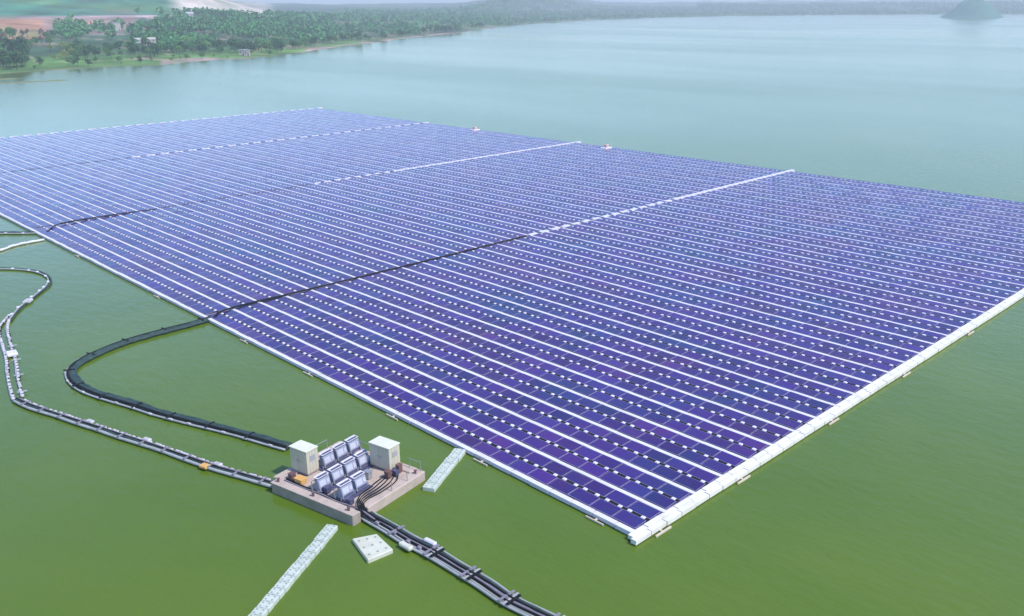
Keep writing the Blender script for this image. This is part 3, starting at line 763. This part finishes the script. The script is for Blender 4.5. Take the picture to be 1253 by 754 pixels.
# inverter racks: each module a sloped cabinet under a white cover
def rack(label, x, y, n, pitch=1.62, z=.72):
    e = top('inverter_rack', label, 'inverter rack', (x, y, z), 'inverter racks on the barge'); e.scale = (1, 1, .86)
    b = MB()
    for k in range(n+1):
        for yy in (-.32, .42): b.box(k*pitch-.08, k*pitch-.02, yy, yy+.06, 0, 1.25 if yy > 0 else .55)
    b.box(-.08, n*pitch-.02, -.31, -.27, .3, .36); b.box(-.08, n*pitch-.02, .43, .47, .3, .36); b.box(-.08, n*pitch-.02, .43, .47, 1.2, 1.26)
    link('rack_frame', b.mesh('rack_frame', M_STEEL), e)
    link('deck_shade_slab', MB().box(-.2, n*pitch+.1, -.75, .6, .01, .10).mesh('deck_shade_slab', M_INVD), e)  # dark slab added to stand for the shadow on the deck between racks
    wd = pitch-.32
    cab = MB().hex([(0, -.42, .20), (wd, -.42, .20), (wd, .30, .20), (0, .30, .20)], [(0, -.16, 1.36), (wd, -.16, 1.36), (wd, .30, 1.36), (0, .30, 1.36)]).mesh('inverter_cabinet', M_INV); bevel(cab, .03)
    def slope(u, v, o=.012):                                          # point on the sloped front, u across, v up
        yy = -.42+.26*v-o*1; zz = .20+1.16*v; return (u*wd, yy, zz)
    def plate(u0, u1, v0, v1, m, name, o=.015):
        a = [slope(u0, v0, o), slope(u1, v0, o), slope(u1, v1, o), slope(u0, v1, o)]
        bk = [(p[0], p[1]+o*.9, p[2]) for p in a]
        return MB().hex([a[0], a[1], bk[1], bk[0]], [a[3], a[2], bk[2], bk[3]]).mesh(name, m)
    pl = plate(.08, .62, .42, .92, M_INVW, 'display_panel'); gr = plate(.06, .94, .06, .30, M_INVD, 'grille'); pl2 = plate(.70, .92, .48, .86, M_INVW, 'display_panel')
    cov = bevel(MB().hex([(-.02, -.14, 1.56), (wd+.02, -.14, 1.56), (wd+.02, .40, 1.62), (-.02, .40, 1.62)], [(-.02, -.14, 1.60), (wd+.02, -.14, 1.60), (wd+.02, .40, 1.66), (-.02, .40, 1.66)]).mesh('cover', M_WHITE), .01)
    # open slot in the cover shows dark behind a white rim
    sl = MB().hex([(.08, -.08, 1.61), (wd-.08, -.08, 1.61), (wd-.08, .14, 1.634), (.08, .14, 1.634)], [(.08, -.08, 1.625), (wd-.08, -.08, 1.625), (wd-.08, .14, 1.65), (.08, .14, 1.65)]).mesh('cover_panel', M_INVD)
    stay = MB().box(-.02, .02, -.02, .02, 1.3, 1.60).mesh('stay', M_STEEL)
    for k in range(n):
        c = link('inverter_cabinet', cab, e, (k*pitch+.14, 0, random.uniform(-.02, .02)))
        link('display_panel', pl, c); link('display_panel', pl2, c); link('grille', gr, c); link('stay', stay, c, (.1, .25, 0)); link('stay', stay, c, (wd-.1, .25, 0))
        c2 = link('cover', cov, e, (k*pitch+.14, 0, random.uniform(-.02, .02))); link('cover_panel', sl, c2)
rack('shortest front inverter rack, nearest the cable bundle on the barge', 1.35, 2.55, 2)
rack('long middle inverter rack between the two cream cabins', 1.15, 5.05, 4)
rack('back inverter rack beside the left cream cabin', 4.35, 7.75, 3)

# small gear on deck
e = top('switch_box', 'orange box lying on the deck by the left front of the barge', 'box', (1.35, 7.1, .72))
link('body', bevel(MB().box(0, .7, 0, .9, 0, .45).mesh('body', M_ORANGE), .06), e); link('lid', bevel(MB().box(-.03, .73, -.03, .93, .452, .52).mesh('lid', M_ORANGE), .02), e)
gear = [(6.3, 1.5, .5, .5, .7, M_BROWN, 'dark brown switch box in front of the right cabin, left one'), (7.0, 1.2, .4, .5, .55, M_INVD, 'dark blue switch box in front of the right cabin, middle one'),
        (7.6, 1.4, .5, .4, .8, M_BROWN, 'tall dark switch box in front of the right cabin, right one'), (1.5, 4.1, .45, .5, .6, M_INVD, 'dark box at the deck edge between front and middle racks'),
        (1.4, 8.3, .5, .5, .65, M_BROWN, 'dark box on the deck in front of the left cabin'), (1.3, 1.2, .5, .5, .5, M_INVD, 'dark box on the deck beside the cable slot'), (5.3, 2.9, .5, .6, .7, M_STEEL, 'grey steel box at the end of the front rack')]
for x, y, sx, sy, h, m, lab in gear:
    e = top('switch_box', lab, 'box', (x, y, .72), 'boxes on the barge deck')
    link('body', bevel(MB().box(0, sx, 0, sy, .06, h).mesh('body', m), .03), e); link('lid', MB().box(-.02, sx+.02, -.02, sy+.02, h+.002, h+.04).mesh('lid', m), e)
def deck_cable(label, pts, r, m):
    path = smooth_path([Vector(p) for p in pts], .25); b = MB(); b.tube(path, r, 6)
    me = b.mesh('deck_cable', m); me.polygons.foreach_set('use_smooth', [True]*len(b.f)); o = link('deck_cable', me)
    o.location = BO; o.rotation_euler = (0, 0, BR); tag(o, label, 'cable', 'cables across the barge deck')
for i, lab in enumerate(['dark cable curving over the right deck edge, outermost of five', 'dark cable curving over the right deck edge, second of five', 'dark cable curving over the right deck edge, third of five', 'dark cable curving over the right deck edge, fourth of five', 'dark cable curving over the right deck edge, innermost of five']):
    q = i*.36
    deck_cable(lab, [(7.6-q*.6, 1.5+q*.5, .78), (6.2-q, .55+q*.9, .95), (4.2, .35+q*.9, .98), (2.6+q*.2, .55+q*.7, .92), (1.75-q*.2, .1+q*.3, .95), (1.45-q*.3, -.9, .5), (1.6-q*.3, -1.9, .35)], .05, M_BLACK)
for i, lab in enumerate(['dark cable lying along the front deck in front of the racks, nearer one', 'dark cable lying along the front deck in front of the racks, farther one']):
    deck_cable(lab, [(1.15+.25*i, 9.0, .80), (1.1+.2*i, 6.5, .80), (1.25+.1*i, 4.6, .80), (1.1+.2*i, 2.6, .80), (1.3, .9, .80), (1.3+.15*i, -.2, .72), (1.3, -1.6, .36)], .08, M_BLACK if i else M_GREY)

# ------------------------------------------------------------------ air
hzm = bpy.data.materials.new('haze'); hzm.use_nodes = True; nt = hzm.node_tree
for n in list(nt.nodes):
    if n.type != 'OUTPUT_MATERIAL': nt.nodes.remove(n)
pv = nt.nodes.new('ShaderNodeVolumePrincipled'); pv.inputs['Color'].default_value = (.92, .97, 1., 1)
pv.inputs['Density'].default_value = HAZE_D = 2.7e-4; pv.inputs['Anisotropy'].default_value = .1
nt.links.new(pv.outputs[0], nt.nodes['Material Output'].inputs['Volume'])
zt = max(v[2] for v in lv)+6
hzo = link('haze', MB().box(-S-200, S+200, -S-200, S+200, -2.2, zt).mesh('haze', hzm)); tag(hzo, 'pale blue haze over the lake', kind='stuff')
lake_low = min(v[2] for v in lv)

# ------------------------------------------------------------------ light
SUN_EL = R_(52); sd = Vector((.30, -.95)).normalized()                 # horizontal direction towards the sun
wd_ = bpy.data.worlds.new('World'); scene.world = wd_; wd_.use_nodes = True; nt = wd_.node_tree
sky = nt.nodes.new('ShaderNodeTexSky'); sky.sky_type = 'NISHITA'; sky.sun_disc = False
sky.sun_elevation = SUN_EL; sky.sun_rotation = math.atan2(sd.x, sd.y)
sky.air_density = 1.2; sky.dust_density = .8; sky.ozone_density = 5.0; sky.altitude = 2500
nt.links.new(sky.outputs[0], nt.nodes['Background'].inputs['Color']); nt.nodes['Background'].inputs['Strength'].default_value = .15
sun = bpy.data.lights.new('sun', 'SUN'); sun.energy = 2.4; sun.angle = R_(2.5); sun.color = (1, .95, .88)
so = bpy.data.objects.new('sun', sun); COL.objects.link(so); so.location = (0, 0, 60)
tos = Vector((sd.x*math.cos(SUN_EL), sd.y*math.cos(SUN_EL), math.sin(SUN_EL)))
so.rotation_euler = (-tos).to_track_quat('-Z', 'Y').to_euler()

scene.view_settings.view_transform = 'Standard'; scene.view_settings.look = 'None'; scene.view_settings.gamma = 1
scene.view_settings.exposure = 1.0; scene.view_settings.use_curve_mapping = False
scene.render.engine = 'CYCLES'; cy = scene.cycles
cy.use_denoising = True; cy.denoiser = 'OPENIMAGEDENOISE'; cy.max_bounces = 6; cy.diffuse_bounces = 2; cy.glossy_bounces = 3; cy.volume_bounces = 0; cy.transparent_max_bounces = 4
cy.caustics_reflective = False; cy.caustics_refractive = False
print('objects', len(bpy.data.objects), 'terrain low', lake_low, 'haze top', zt)
